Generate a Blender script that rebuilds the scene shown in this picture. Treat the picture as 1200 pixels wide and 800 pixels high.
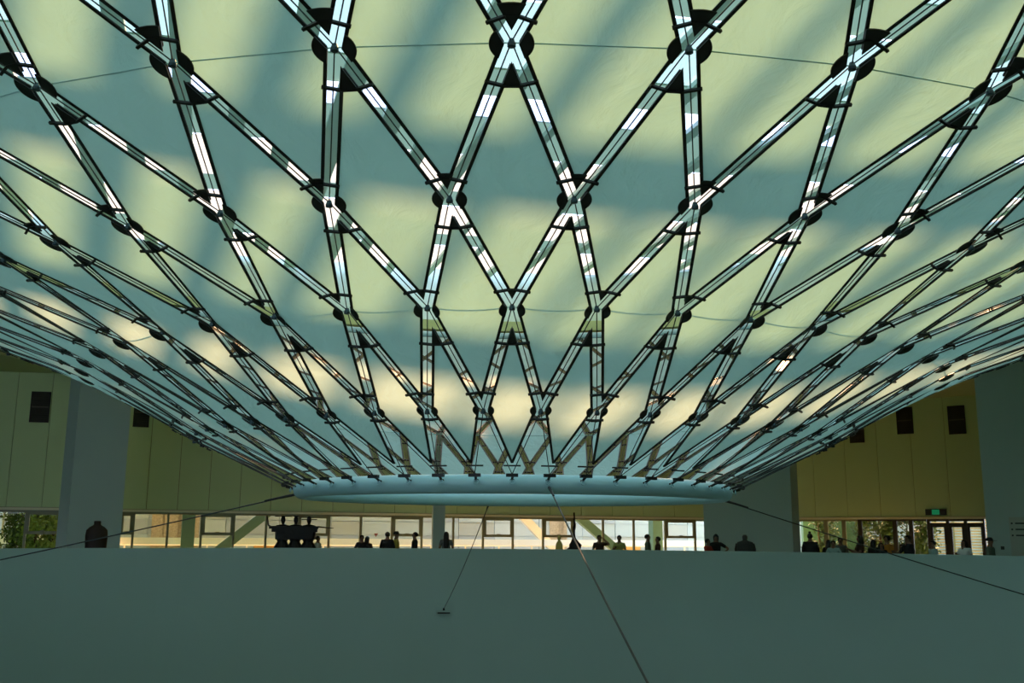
import bpy, bmesh, math, random
from mathutils import Vector, Matrix
random.seed(7)
for o in list(bpy.data.objects): bpy.data.objects.remove(o)
scene = bpy.context.scene
COL = scene.collection
PI = math.pi
EZ = 1.6                                   # eye height above the gallery floor

# ------------------------------------------------------------------ camera
F_PX, PITCH, ROLL = 1164.73, 0.19267, 0.0070
cam = bpy.data.cameras.new('camera'); cam.sensor_width = 36; cam.lens = F_PX/1200*36
cam.clip_start = 0.05; cam.clip_end = 600
camo = bpy.data.objects.new('camera', cam); COL.objects.link(camo)
camo.matrix_world = Matrix.Translation((0, 0, EZ)) @ Matrix.Rotation(PI/2+PITCH, 4, 'X') @ Matrix.Rotation(ROLL, 4, 'Z')
scene.camera = camo
# ------------------------------------------------------------------ sky, sun, exposure
world = bpy.data.worlds.new('sky'); scene.world = world; world.use_nodes = True
bg = world.node_tree.nodes['Background']
bg.inputs[0].default_value = (0.64, 0.75, 1.0, 1); bg.inputs[1].default_value = 3.6
SUN_AZ, SUN_EL = math.radians(10), math.radians(39)
SD = Vector((math.sin(SUN_AZ)*math.cos(SUN_EL), math.cos(SUN_AZ)*math.cos(SUN_EL), math.sin(SUN_EL)))
sun = bpy.data.lights.new('sun', 'SUN'); sun.energy = 31; sun.color = (0.95, 0.48, 0.22); sun.angle = math.radians(2.4)
suno = bpy.data.objects.new('sun', sun); COL.objects.link(suno)
suno.rotation_euler = SD.to_track_quat('Z', 'Y').to_euler(); suno.location = (5, 40, 40)
vs = scene.view_settings
vs.view_transform = 'Standard'; vs.look = 'None'; vs.exposure = 0.0; vs.gamma = 1; vs.use_curve_mapping = False
scene.cycles.transparent_max_bounces = 24
scene.cycles.max_bounces = 10; scene.cycles.diffuse_bounces = 6

# ------------------------------------------------------------------ materials
def mat(name, col, rough=.6, metal=0, bump=0, bscale=20, var=0, vscale=3, spec=.5):
    m = bpy.data.materials.new(name); m.use_nodes = True
    nt = m.node_tree; b = nt.nodes['Principled BSDF']
    b.inputs['Base Color'].default_value = (*col, 1); b.inputs['Roughness'].default_value = rough
    b.inputs['Metallic'].default_value = metal; b.inputs['Specular IOR Level'].default_value = spec
    tc = nt.nodes.new('ShaderNodeTexCoord')
    if var:
        n = nt.nodes.new('ShaderNodeTexNoise'); n.inputs['Scale'].default_value = vscale; n.inputs['Detail'].default_value = 5
        nt.links.new(tc.outputs['Object'], n.inputs['Vector'])
        r = nt.nodes.new('ShaderNodeMapRange'); r.inputs['To Min'].default_value = 1-var; r.inputs['To Max'].default_value = 1+var
        nt.links.new(n.outputs['Fac'], r.inputs['Value'])
        x = nt.nodes.new('ShaderNodeMix'); x.data_type = 'RGBA'; x.blend_type = 'MULTIPLY'; x.inputs['Factor'].default_value = 1
        x.inputs['A'].default_value = (*col, 1); nt.links.new(r.outputs['Result'], x.inputs['B'])
        nt.links.new(x.outputs['Result'], b.inputs['Base Color'])
    if bump:
        n2 = nt.nodes.new('ShaderNodeTexNoise'); n2.inputs['Scale'].default_value = bscale; n2.inputs['Detail'].default_value = 4
        nt.links.new(tc.outputs['Object'], n2.inputs['Vector'])
        bp = nt.nodes.new('ShaderNodeBump'); bp.inputs['Strength'].default_value = bump; bp.inputs['Distance'].default_value = .02
        nt.links.new(n2.outputs['Fac'], bp.inputs['Height']); nt.links.new(bp.outputs['Normal'], b.inputs['Normal'])
    return m
M = {}
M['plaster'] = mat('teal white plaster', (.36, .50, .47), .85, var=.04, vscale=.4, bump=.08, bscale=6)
M['column'] = mat('white painted column', (.50, .66, .62), .8, var=.03, vscale=.5)
M['panel'] = mat('cream wall panel', (.60, .74, .38), .7, var=.04, vscale=.7)
M['panel_dark'] = mat('panel joint', (.25, .22, .10), .9)
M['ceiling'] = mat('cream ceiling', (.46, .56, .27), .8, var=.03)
M['floor'] = mat('pale stone floor', (.45, .45, .38), .35, var=.06)
M['ledge'] = mat('pale ledge', (.80, .76, .52), .6)
M['frame'] = mat('olive window frame', (.25, .26, .15), .5, var=.05)
M['dark_frame'] = mat('dark door frame', (.04, .035, .025), .45, var=.1)
M['steel'] = mat('black painted steel', (.012, .014, .013), .45, var=.15, vscale=8, spec=.3)
M['cable'] = mat('dark steel cable', (.03, .04, .04), .4, .5, var=.1, vscale=30)
M['hub'] = mat('dark blue bolt', (.03, .06, .07), .35, .5)
M['ring'] = mat('pale blue grey ring paint', (.30, .52, .58), .38, var=.03, vscale=2)
M['roofbeam'] = mat('grey roof beam', (.42, .58, .56), .6, var=.05)
M['vent'] = mat('dark vent', (.035, .03, .02), .7)
M['ventbar'] = mat('vent bar', (.10, .09, .06), .6)
M['facade'] = mat('pale facade', (.56, .72, .86), .6, var=.04, vscale=.5)
M['facade_blue'] = mat('pale blue facade panel', (.46, .58, .74), .5, var=.03)
M['facade_cream'] = mat('cream facade panel', (.52, .62, .70), .6, var=.03)
M['pattern'] = mat('facade perforated panel', (.55, .48, .36), .7, var=.55, vscale=9)
M['white'] = mat('white rail', (.95, .95, .88), .5)
M['greencol'] = mat('sage green steel', (.09, .20, .15), .5, var=.04)
M['tan'] = mat('tan louver', (.75, .55, .30), .6, var=.04)
M['orange'] = mat('orange panel', (.85, .45, .12), .6)
M['bark'] = mat('bark', (.10, .07, .04), .9, bump=.4, bscale=30, var=.2)
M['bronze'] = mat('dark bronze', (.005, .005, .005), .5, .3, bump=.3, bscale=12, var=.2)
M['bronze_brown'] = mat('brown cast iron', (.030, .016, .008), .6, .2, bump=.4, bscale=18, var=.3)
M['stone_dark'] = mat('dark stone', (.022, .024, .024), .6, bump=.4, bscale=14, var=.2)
M['straw'] = mat('straw yellow', (.55, .47, .12), .6, var=.1)
M['board'] = mat('display board', (.50, .58, .50), .6)
M['ink'] = mat('printed line', (.05, .06, .06), .7)
M['ground'] = mat('outdoor paving', (.10, .19, .32), .8, var=.1)
def leafmat(name, c):
    m = mat(name, c, .6, var=.35, vscale=4); return m
M['leaf'] = leafmat('green leaves', (.20, .32, .05)); M['leaf_mid'] = leafmat('mid green leaves', (.10, .17, .035)); M['leaf_dark'] = leafmat('dark leaves', (.07, .12, .02))
def emit(name, col, s):
    m = bpy.data.materials.new(name); m.use_nodes = True; nt = m.node_tree; nt.nodes.clear()
    e = nt.nodes.new('ShaderNodeEmission'); e.inputs[0].default_value = (*col, 1); e.inputs[1].default_value = s
    o = nt.nodes.new('ShaderNodeOutputMaterial'); nt.links.new(e.outputs[0], o.inputs[0]); return m
M['exit'] = emit('exit sign green', (.05, .8, .3), .16)
def glass(name, tint, gloss=.08):
    m = bpy.data.materials.new(name); m.use_nodes = True; nt = m.node_tree; nt.nodes.clear()
    t = nt.nodes.new('ShaderNodeBsdfTransparent'); t.inputs[0].default_value = (*tint, 1)
    g = nt.nodes.new('ShaderNodeBsdfGlossy'); g.inputs['Roughness'].default_value = .03
    fr = nt.nodes.new('ShaderNodeFresnel'); fr.inputs[0].default_value = 1.4
    mp = nt.nodes.new('ShaderNodeMath'); mp.operation = 'MULTIPLY'; mp.inputs[1].default_value = gloss*8
    mx = nt.nodes.new('ShaderNodeMixShader'); o = nt.nodes.new('ShaderNodeOutputMaterial')
    nt.links.new(fr.outputs[0], mp.inputs[0]); nt.links.new(mp.outputs[0], mx.inputs[0])
    nt.links.new(t.outputs[0], mx.inputs[1]); nt.links.new(g.outputs[0], mx.inputs[2]); nt.links.new(mx.outputs[0], o.inputs[0])
    return m
M['glass'] = glass('window glass', (.90, .93, .90)); M['roof_tint'] = glass('green tinted roof glass', (.67, .775, .707), .05)
M['roof_clear'] = glass('clear roof glass', (.94, .96, 1.0), .05)
def fabric():
    m = bpy.data.materials.new('translucent membrane'); m.use_nodes = True; nt = m.node_tree; nt.nodes.clear()
    tc = nt.nodes.new('ShaderNodeTexCoord')
    n1 = nt.nodes.new('ShaderNodeTexNoise'); n1.inputs['Scale'].default_value = 2.2; n1.inputs['Detail'].default_value = 5; n1.inputs['Distortion'].default_value = 1.2
    mpg = nt.nodes.new('ShaderNodeMapping'); mpg.inputs['Scale'].default_value = (1, .5, 1.6)
    nt.links.new(tc.outputs['Object'], mpg.inputs[0]); nt.links.new(mpg.outputs[0], n1.inputs['Vector'])
    bp = nt.nodes.new('ShaderNodeBump'); bp.inputs['Strength'].default_value = .6; bp.inputs['Distance'].default_value = .08
    nt.links.new(n1.outputs['Fac'], bp.inputs['Height'])
    n2 = nt.nodes.new('ShaderNodeTexNoise'); n2.inputs['Scale'].default_value = 1.1; n2.inputs['Detail'].default_value = 6
    nt.links.new(tc.outputs['Object'], n2.inputs['Vector'])
    rp = nt.nodes.new('ShaderNodeMapRange'); rp.inputs['To Min'].default_value = .88; rp.inputs['To Max'].default_value = 1.1
    nt.links.new(n2.outputs['Fac'], rp.inputs['Value'])
    mx = nt.nodes.new('ShaderNodeMix'); mx.data_type = 'RGBA'; mx.blend_type = 'MULTIPLY'; mx.inputs['Factor'].default_value = 1
    mx.inputs['A'].default_value = (.36, .52, .49, 1); nt.links.new(rp.outputs['Result'], mx.inputs['B'])
    tr = nt.nodes.new('ShaderNodeBsdfTranslucent'); df = nt.nodes.new('ShaderNodeBsdfDiffuse')
    df.inputs[0].default_value = (.52, .80, .80, 1)
    nt.links.new(mx.outputs['Result'], tr.inputs[0])
    nt.links.new(bp.outputs[0], tr.inputs['Normal']); nt.links.new(bp.outputs[0], df.inputs['Normal'])
    ms = nt.nodes.new('ShaderNodeMixShader'); ms.inputs[0].default_value = .5
    nt.links.new(tr.outputs[0], ms.inputs[1]); nt.links.new(df.outputs[0], ms.inputs[2])
    gl = nt.nodes.new('ShaderNodeBsdfGlossy'); gl.inputs['Roughness'].default_value = .35
    m2 = nt.nodes.new('ShaderNodeMixShader'); m2.inputs[0].default_value = .03
    nt.links.new(ms.outputs[0], m2.inputs[1]); nt.links.new(gl.outputs[0], m2.inputs[2])
    o = nt.nodes.new('ShaderNodeOutputMaterial'); nt.links.new(m2.outputs[0], o.inputs[0]); return m
M['fabric'] = fabric()
def frosted():
    m = bpy.data.materials.new('frosted roof sheet'); m.use_nodes = True; nt = m.node_tree; nt.nodes.clear()
    tr = nt.nodes.new('ShaderNodeBsdfTranslucent'); tr.inputs[0].default_value = (.05, .12, .12, 1)
    df = nt.nodes.new('ShaderNodeBsdfDiffuse'); df.inputs[0].default_value = (.40, .52, .50, 1)
    ms = nt.nodes.new('ShaderNodeMixShader'); ms.inputs[0].default_value = .5; o = nt.nodes.new('ShaderNodeOutputMaterial')
    nt.links.new(tr.outputs[0], ms.inputs[1]); nt.links.new(df.outputs[0], ms.inputs[2]); nt.links.new(ms.outputs[0], o.inputs[0]); return m
M['frosted'] = frosted()
M['milky'] = frosted(); M['milky'].name = 'milky roof glass'
M['milky'].node_tree.nodes['Translucent BSDF'].inputs[0].default_value = (.85, .92, .92, 1)

# ------------------------------------------------------------------ helpers
def tag(o, label=None, cat=None, group=None, kind=None):
    if label: o['label'] = label
    if cat: o['category'] = cat
    if group: o['group'] = group
    if kind: o['kind'] = kind
    return o
def mesh_from(bm, name, m, smooth=False):
    me = bpy.data.meshes.new(name)
    bmesh.ops.recalc_face_normals(bm, faces=bm.faces)
    if smooth:
        for f in bm.faces: f.smooth = True
    bm.to_mesh(me); bm.free(); me.materials.append(M[m] if isinstance(m, str) else m); return me
def link(name, me, parent=None, loc=(0, 0, 0), rz=0):
    o = bpy.data.objects.new(name, me); COL.objects.link(o); o.location = loc; o.rotation_euler = (0, 0, rz)
    if parent: o.parent = parent
    return o
def obj(name, bm, m, parent=None, loc=(0, 0, 0), rz=0, smooth=False):
    return link(name, mesh_from(bm, name, m, smooth), parent, loc, rz)
def empty(name, loc, rz=0):
    o = bpy.data.objects.new(name, None); COL.objects.link(o); o.location = loc; o.rotation_euler = (0, 0, rz)
    o.empty_display_size = .2; return o
def box(bm, x0, x1, y0, y1, z0, z1):
    vs_ = [bm.verts.new(p) for p in ((x0,y0,z0),(x1,y0,z0),(x1,y1,z0),(x0,y1,z0),(x0,y0,z1),(x1,y0,z1),(x1,y1,z1),(x0,y1,z1))]
    for f in ((0,3,2,1),(4,5,6,7),(0,1,5,4),(1,2,6,5),(2,3,7,6),(3,0,4,7)): bm.faces.new([vs_[i] for i in f])
def bar(bm, a, b, w, t, up=Vector((0, 0, 1))):
    a = Vector(a); b = Vector(b); d = (b-a).normalized(); s = d.cross(up).normalized(); u = s.cross(d).normalized()
    q = []
    for p in (a, b):
        for i, j in ((-1,-1),(1,-1),(1,1),(-1,1)): q.append(bm.verts.new(p+s*(i*w/2)+u*(j*t/2)))
    for f in ((0,1,2,3),(7,6,5,4),(0,4,5,1),(1,5,6,2),(2,6,7,3),(3,7,4,0)): bm.faces.new([q[i] for i in f])
def tube(bm, pts, r, n=8, cap=True):
    pts = [Vector(p) for p in pts]; rings = []
    for i, p in enumerate(pts):
        d = (pts[min(i+1, len(pts)-1)]-pts[max(i-1, 0)]).normalized()
        up = Vector((0, 0, 1)) if abs(d.z) < .95 else Vector((1, 0, 0))
        s = d.cross(up).normalized(); u = s.cross(d)
        rr = r[i] if isinstance(r, (list, tuple)) else r
        rings.append([bm.verts.new(p+s*(rr*math.cos(2*PI*k/n))+u*(rr*math.sin(2*PI*k/n))) for k in range(n)])
    for a, b in zip(rings, rings[1:]):
        for k in range(n): bm.faces.new((a[k], a[(k+1) % n], b[(k+1) % n], b[k]))
    if cap: bm.faces.new(rings[0][::-1]); bm.faces.new(rings[-1])
def loft(bm, secs, n=16):
    """secs: (z, rx, ry, cx, cy) stacked ellipses"""
    rings = []
    for s in secs:
        z, rx, ry = s[:3]; cx = s[3] if len(s) > 3 else 0; cy = s[4] if len(s) > 4 else 0
        rings.append([bm.verts.new((cx+rx*math.cos(2*PI*k/n), cy+ry*math.sin(2*PI*k/n), z)) for k in range(n)])
    for a, b in zip(rings, rings[1:]):
        for k in range(n): bm.faces.new((a[k], a[(k+1) % n], b[(k+1) % n], b[k]))
    bm.faces.new(rings[0][::-1]); bm.faces.new(rings[-1])
def prism(bm, poly, z0, z1):
    a = [bm.verts.new((x, y, z0)) for x, y in poly]; b = [bm.verts.new((x, y, z1)) for x, y in poly]
    bm.faces.new(a[::-1]); bm.faces.new(b); n = len(poly)
    for i in range(n): bm.faces.new((a[i], a[(i+1) % n], b[(i+1) % n], b[i]))
def torus(bm, R, r, n=192, m=20, z=0):
    rings = [[bm.verts.new(((R+r*math.cos(2*PI*j/m))*math.cos(2*PI*i/n), (R+r*math.cos(2*PI*j/m))*math.sin(2*PI*i/n), z+r*math.sin(2*PI*j/m))) for j in range(m)] for i in range(n)]
    for i in range(n):
        a, b = rings[i], rings[(i+1) % n]
        for j in range(m): bm.faces.new((a[j], a[(j+1) % m], b[(j+1) % m], b[j]))
def azi(x, y=630):
    """tangent of the horizontal bearing of a photograph column x near the horizon"""
    c, s = math.cos(PITCH), math.sin(PITCH); u = -(y-400)/F_PX
    return ((x-600)/F_PX)/(c-u*s)
def at(x, Y): return Vector((azi(x)*Y, Y))

# ================================================================== STRUCTURE
AX, AY = .035, 18.0                         # canopy axis
GX, GY, GR = -.5, 18.0, 18.5                # gallery edge circle
ZC = 7.4+EZ                                 # ceiling height
HX, HY0, HY1 = 46, -14, 72
def ring_plate(name, cx, cy, r, z0, z1, m, x0, x1, y0, y1):
    """a slab with a round hole"""
    bm = bmesh.new(); n = 128
    ci, co = [], []
    for i in range(n):
        a = 2*PI*i/n; dx, dy = math.cos(a), math.sin(a)
        t = min([(x1-cx)/dx if dx > 1e-6 else 1e9, (x0-cx)/dx if dx < -1e-6 else 1e9, (y1-cy)/dy if dy > 1e-6 else 1e9, (y0-cy)/dy if dy < -1e-6 else 1e9])
        ci.append((cx+r*dx, cy+r*dy)); co.append((cx+t*dx, cy+t*dy))
    # close the square corners
    vi0 = [bm.verts.new((*p, z0)) for p in ci]; vo0 = [bm.verts.new((*p, z0)) for p in co]
    vi1 = [bm.verts.new((*p, z1)) for p in ci]; vo1 = [bm.verts.new((*p, z1)) for p in co]
    for i in range(n):
        j = (i+1) % n
        bm.faces.new((vi0[i], vi0[j], vo0[j], vo0[i])); bm.faces.new((vi1[i], vo1[i], vo1[j], vi1[j]))
        bm.faces.new((vi0[i], vi1[i], vi1[j], vi0[j])); bm.faces.new((vo0[i], vo0[j], vo1[j], vo1[i]))
    return tag(obj(name, bm, m), kind='structure')
# window wall line: three straight runs
WL = [at(-40, 46.0), at(74, 46.8)]; WM = [at(138, 49.0), at(832, 60.0)]; WR = [at(925, 58.0), at(1162, 51.6)]
ring_plate('floor', GX, GY, GR+.16, -.3, 0, 'floor', -HX, HX, HY0, HY1+6)
ring_plate('ceiling', AX, AY, 17.9, ZC, ZC+.35, 'ceiling', -HX, HX, HY0, 62)
def wallbox(name, a, b, z0, z1, m, t=.3):
    a = Vector(a); b = Vector(b); d = (b-a); L = d.length
    bm = bmesh.new(); box(bm, 0, L, 0, t, z0, z1)
    return tag(obj(name, bm, m, loc=(a.x, a.y, 0), rz=math.atan2(d.y, d.x)), kind='structure')
wallbox('wall_left', (-HX, HY0), (-HX, 46.5), -.3, ZC+.3, 'plaster')
wallbox('wall_far_right', tuple(at(1164, 51.5)), (HX+.3, 50), -.3, ZC+.3, 'panel')
wallbox('wall_far_gap', tuple(at(829, 60.3)), tuple(at(929, 58.2)), -.3, ZC+.3, 'panel')
wallbox('wall_right', (HX, 50), (HX, HY0), -.3, ZC+.3, 'plaster')
wallbox('wall_back', (HX, HY0), (-HX, HY0), -.3, 3.4, 'plaster')
wallbox('wall_back_upper', (HX, HY0), (-HX, HY0), ZC-.6, ZC+.3, 'plaster')
wallbox('wall_back_right', (HX, HY0), (-4, HY0), 3.4, ZC-.6, 'plaster')
for k in range(9):  # posts of an unseen opening added in the back wall to brighten the far walls
    bm = bmesh.new(); box(bm, -.12, .12, -.1, .1, 3.4, ZC-.6); tag(obj('trim_%d' % (10+k), bm, 'frame', loc=(-4.2-k*5.2, HY0+.1, 0)), kind='structure')
wallbox('wall_far_left', (-HX-.5, 46.5), tuple(at(-44, 46.4)), -.3, ZC+.3, 'panel')
# curved balcony wall round the well
bm = bmesh.new(); n = 160; rings = []
PZ = -.475+EZ
prof = [(GR, -11), (GR, PZ-.03), (GR+.01, PZ), (GR+.15, PZ), (GR+.16, PZ-.02), (GR+.16, 0), (GR+.16, -11)]
for i in range(n):
    a = 2*PI*i/n; rings.append([bm.verts.new((GX+r*math.cos(a), GY+r*math.sin(a), z)) for r, z in prof])
for i in range(n):
    a, b = rings[i], rings[(i+1) % n]
    for j in range(len(prof)-1): bm.faces.new((a[j], a[j+1], b[j+1], b[j]))
tag(obj('wall_balcony', bm, 'plaster', smooth=False), kind='structure')
bm = bmesh.new(); prism(bm, [(GX+(GR+.1)*math.cos(2*PI*i/64), GY+(GR+.1)*math.sin(2*PI*i/64)) for i in range(64)], -11.2, -11)
tag(obj('floor_lower', bm, 'floor'), kind='structure')
# roof upstand above the opening
bm = bmesh.new(); rings = []
for i in range(96):
    a = 2*PI*i/96; rings.append([bm.verts.new((AX+r*math.cos(a), AY+r*math.sin(a), z)) for r, z in ((20.5, ZC+.3), (20.5, 10.4+EZ), (20.8, 10.4+EZ), (20.8, ZC+.3))])
for i in range(96):
    a, b = rings[i], rings[(i+1) % 96]
    for j in range(3): bm.faces.new((a[j], a[j+1], b[j+1], b[j]))
tag(obj('wall_skylight', bm, 'column'), kind='structure')

# skylight: beams, bands and glass panes in a grid turned 10.5 degrees
sky = empty('ceiling_skylight', (AX, AY, 10+EZ)); tag(sky, kind='structure')
PH = math.radians(11.0); NX = Vector((math.cos(PH), math.sin(PH))); MX = Vector((-NX.y, NX.x))
PB = math.radians(17.0); NB = Vector((math.cos(PB), math.sin(PB)))       # the beams run a little askew to the bands
o2 = Vector((AX, AY)); n0, m0, b0 = o2.dot(NX), o2.dot(MX), o2.dot(NB)
nb = [(1.4, .5), (2.62, .55), (3.84, .5), (4.9, .4), (6.25, .32), (7.8, .2), (8.9, .2), (10.1, .28), (11.2, .3)]
x = .2
while x > b0-21: nb.append((x, .4)); x -= 1.25
x = 12.3
while x < b0+21: nb.append((x, .25)); x += 1.1
nb.sort()
mbd = [(15.75, 17.2), (20.1, 21.55), (22.75, 25.3)]
a = 15.75-4.35
while a > m0-21: mbd.append((a, a+1.45)); a -= 4.35
a = 25.3+2.9
while a < m0+20: mbd.append((a, a+1.45)); a += 4.35
mbd.sort()
def chord(off): return math.sqrt(max(0, 20.4**2-off**2))
for c, w in nb:
    h = chord(c-b0)
    if h < 1: continue
    bm = bmesh.new(); box(bm, -w/2, w/2, -h, h, -.06, .06)
    obj('roof_beam', bm, 'roofbeam', sky, ((c-b0)*NB.x, (c-b0)*NB.y, 0), PB)
for a0, a1 in mbd:
    c = (a0+a1)/2; h = chord(max(abs(a0-m0), abs(a1-m0)))
    if h < 1: continue
    bm = bmesh.new(); v_ = [bm.verts.new(q) for q in ((-h, -(a1-a0)/2, .1), (h, -(a1-a0)/2, .1), (h, (a1-a0)/2, .1), (-h, (a1-a0)/2, .1))]; bm.faces.new(v_)
    obj('roof_band', bm, 'frosted', sky, ((c-m0)*MX.x, (c-m0)*MX.y, .05), PH)
for i in range(13):
    for j in range(len(mbd)-1):
        xa, xb = -20.8+i*3.2, -20.8+i*3.2+3.19; ya, yb = mbd[j][1]-m0, mbd[j+1][0]-m0
        if min(abs(xa), abs(xb))**2+min(abs(ya), abs(yb))**2 > 20.4**2: continue
        bm = bmesh.new(); box(bm, -(xb-xa)/2, (xb-xa)/2, -(yb-ya)/2, (yb-ya)/2, 0, .01)
        c = NX*((xa+xb)/2)+MX*((ya+yb)/2)
        obj('roof_pane', bm, 'roof_clear' if 21 < mbd[j][1] < 22 else ('milky' if mbd[j][1] > 25 else 'roof_tint'), sky, (c.x, c.y, .1), PH)  # milky panes put in to keep direct sun off the inner funnel

# ------------------------------------------------------------------ wall panels, windows, doors, vents
wcount = [0]
def run(A, B):
    d = B-A; L = d.length; d = d/L; return A, d, L, math.atan2(d.y, d.x)
def hitrun(px, A, d, py=630):
    """distance along the run at which the bearing px crosses it"""
    t = azi(px, py); # A.x + s d.x = t (A.y + s d.y)
    return (t*A.y-A.x)/(d.x-t*d.y)
ZW = 1.0+EZ                                 # window head
def wall_run(side, A, B, joints):
    A, d, L, ang = run(A, B)
    root = empty('wall_'+side, (A.x, A.y, 0), ang); tag(root, kind='structure')
    bm = bmesh.new(); box(bm, -.6, L+.6, .06, .3, ZW, ZC+.3); obj('backing', bm, 'panel_dark', root)
    js = [-.6]+[s for s in joints if 0 < s < L]+[L+.6]
    for a_, b_ in zip(js, js[1:]):
        bm = bmesh.new(); box(bm, -(b_-a_)/2+.012, (b_-a_)/2-.012, 0, .06, ZW+.14, ZC)
        obj('wall_panel', bm, 'panel', root, ((a_+b_)/2, 0, 0))
    bm = bmesh.new(); box(bm, -.6, L+.6, -.05, .3, ZW, ZW+.12)
    t = obj('trim_'+str({'far_west': 1, 'far_middle': 2, 'far_east': 3}[side]), bm, 'ledge', None, (A.x, A.y, 0), ang); tag(t, kind='structure')
    return root, A, d, L, ang
def window(A, d, ang, s0, s1, hopper=False, fm='frame', split=None, wm=.055):
    wcount[0] += 1
    r = empty('window_%d' % wcount[0], (A.x+d.x*s0, A.y+d.y*s0, 0), ang); tag(r, kind='structure')
    w = s1-s0
    bm = bmesh.new(); box(bm, -wm, wm, .02, .14, 0, ZW); obj('mullion', bm, fm, r)
    bm = bmesh.new(); box(bm, wm, w-wm, .02, .14, ZW-.1, ZW); obj('head_rail', bm, fm, r)
    bm = bmesh.new(); box(bm, wm, w-wm, .02, .14, 0, .12); obj('sill_rail', bm, fm, r)
    bm = bmesh.new(); box(bm, wm, w-wm, .075, .085, .12, ZW-.1); obj('pane', bm, 'glass', r)
    if hopper:
        z0 = ZW-1.02; bm = bmesh.new()
        for q in ((wm, w-wm, z0-.07, z0+.07), (wm, w-wm, ZW-.2, ZW-.08), (wm, wm+.11, z0, ZW-.1), (w-wm-.11, w-wm, z0, ZW-.1)):
            box(bm, q[0], q[1], -.01, .07, q[2], q[3])
        s = obj('hopper_sash', bm, fm, r)
        bm = bmesh.new(); box(bm, w/2-.1, w/2+.1, -.05, -.01, z0+.02, z0+.1); obj('handle', bm, fm, s)
    return r
def louvre_vent(A, d, ang, px, z0, z1, w, label):
    s = hitrun(px, A, d, 490); p = A+d*s
    r = empty('wall_vent', (p.x, p.y, (z0+z1)/2), ang); h = (z1-z0)/2
    tag(r, label, 'vent')
    bm = bmesh.new(); box(bm, -w/2, w/2, -.03, .0, -h, h); obj('vent_back', bm, 'vent', r)
    bm = bmesh.new()
    for q in ((-w/2, w/2, -h, -h+.05), (-w/2, w/2, h-.05, h), (-w/2, -w/2+.05, -h, h), (w/2-.05, w/2, -h, h)): box(bm, q[0], q[1], -.07, -.03, q[2], q[3])
    obj('vent_frame', bm, 'vent', r)
    bm = bmesh.new(); box(bm, -w/2+.05, w/2-.05, -.075, -.03, -.02, .03); obj('middle_bar', bm, 'ventbar', r)
    for k in range(14):
        z = -h+.1+k*(2*h-.2)/13
        bm = bmesh.new(); bar(bm, (-w/2+.05, -.045, z), (w/2-.05, -.045, z), .03, .012, Vector((0, .6, .8))); obj('slat', bm, 'vent', r)
# left run
A, d, L, ang = run(*WL)
wall_run('far_west', *WL, [hitrun(p, A, d) for p in (5, 47)])
ms = [hitrun(p, A, d) for p in (-36, -8, 30, 72)]
for a_, b_ in zip(ms, ms[1:]): window(A, d, ang, a_, b_, hopper=(a_ > ms[1]+.1), wm=.05)
louvre_vent(A, d, ang, 47, 5.05+EZ, 6.5+EZ, .85, 'dark louvred vent high on the wall left of the left column')
# middle run
A, d, L, ang = run(*WM)
wall_run('far_middle', *WM, [hitrun(p, A, d) for p in [171+k*36.6-.5 for k in range(19)]])
mp = [141, 157, 197.5, 237, 275, 313, 350, 387, 424, 461, 496, 533, 568, 603, 638.5, 674, 709, 745, 782, 817, 831]
for a_, b_ in zip(mp, mp[1:]): window(A, d, ang, hitrun(a_, A, d), hitrun(b_, A, d), hopper=a_ in (141, 237, 350, 461, 568, 638.5, 782))
louvre_vent(A, d, ang, 166.5, 5.15+EZ, 6.6+EZ, .75, 'dark louvred vent half hidden by the canopy right of the left column')
# right run
A, d, L, ang = run(*WR)
wall_run('far_east', *WR, [hitrun(p, A, d) for p in (959, 997, 1036, 1077, 1118)])
mp = [930, 970, 991, 1010, 1051, 1070, 1091]
for a_, b_ in zip(mp, mp[1:]): window(A, d, ang, hitrun(a_, A, d), hitrun(b_, A, d), fm='frame' if a_ < 1000 else 'dark_frame', wm=.11)
for k, (a_, b_) in enumerate(((1091, 1113.5), (1113.5, 1134.5), (1134.5, 1157))):
    s0, s1 = hitrun(a_, A, d), hitrun(b_, A, d); p = A+d*s0; w = s1-s0
    r = empty('door_%d' % (k+1), (p.x, p.y, 0), ang); tag(r, kind='structure')
    bm = bmesh.new(); box(bm, -.08, .08, 0, .16, 0, ZW-.001); box(bm, w-.08, w-.001, 0, .16, 0, ZW-.001); box(bm, .08, w-.08, 0, .16, ZW-.12, ZW-.001); obj('door_frame', bm, 'dark_frame', r)
    bm = bmesh.new()
    for q in ((.08, .2, 0, ZW-.2), (w-.2, w-.08, 0, ZW-.2), (.2, w-.2, ZW-.42, ZW-.2), (.2, w-.2, 0, .2)): box(bm, q[0], q[1], .03, .1, q[2], q[3])
    lf = obj('door_leaf', bm, 'dark_frame', r)
    bm = bmesh.new(); box(bm, .2, w-.2, .06, .07, .2, ZW-.42); obj('pane', bm, 'glass', lf)
    bm = bmesh.new(); tube(bm, [(w-.15, -.04, .9), (w-.15, -.04, 1.3)], .015); box(bm, w-.16, w-.14, -.04, .03, .92, .95); box(bm, w-.16, w-.14, -.04, .03, 1.25, 1.28); obj('handle', bm, 'frame', lf)
louvre_vent(A, d, ang, 1004, 5.2+EZ, 6.65+EZ, .8, 'dark louvred vent mostly hidden behind the canopy edge on the right')
louvre_vent(A, d, ang, 1061, 5.55+EZ, 7.0+EZ, .85, 'dark louvred vent high on the right wall, left of the last one')
louvre_vent(A, d, ang, 1122, 5.4+EZ, 6.9+EZ, .85, 'dark louvred vent high on the right wall beside the far right pier')
s = hitrun(1101, A, d); p = A+d*s
r = empty('exit_sign', (p.x, p.y, 1.36+EZ), ang); tag(r, 'dark wall sign with a glowing green centre above the glass doors', 'exit sign')
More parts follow.
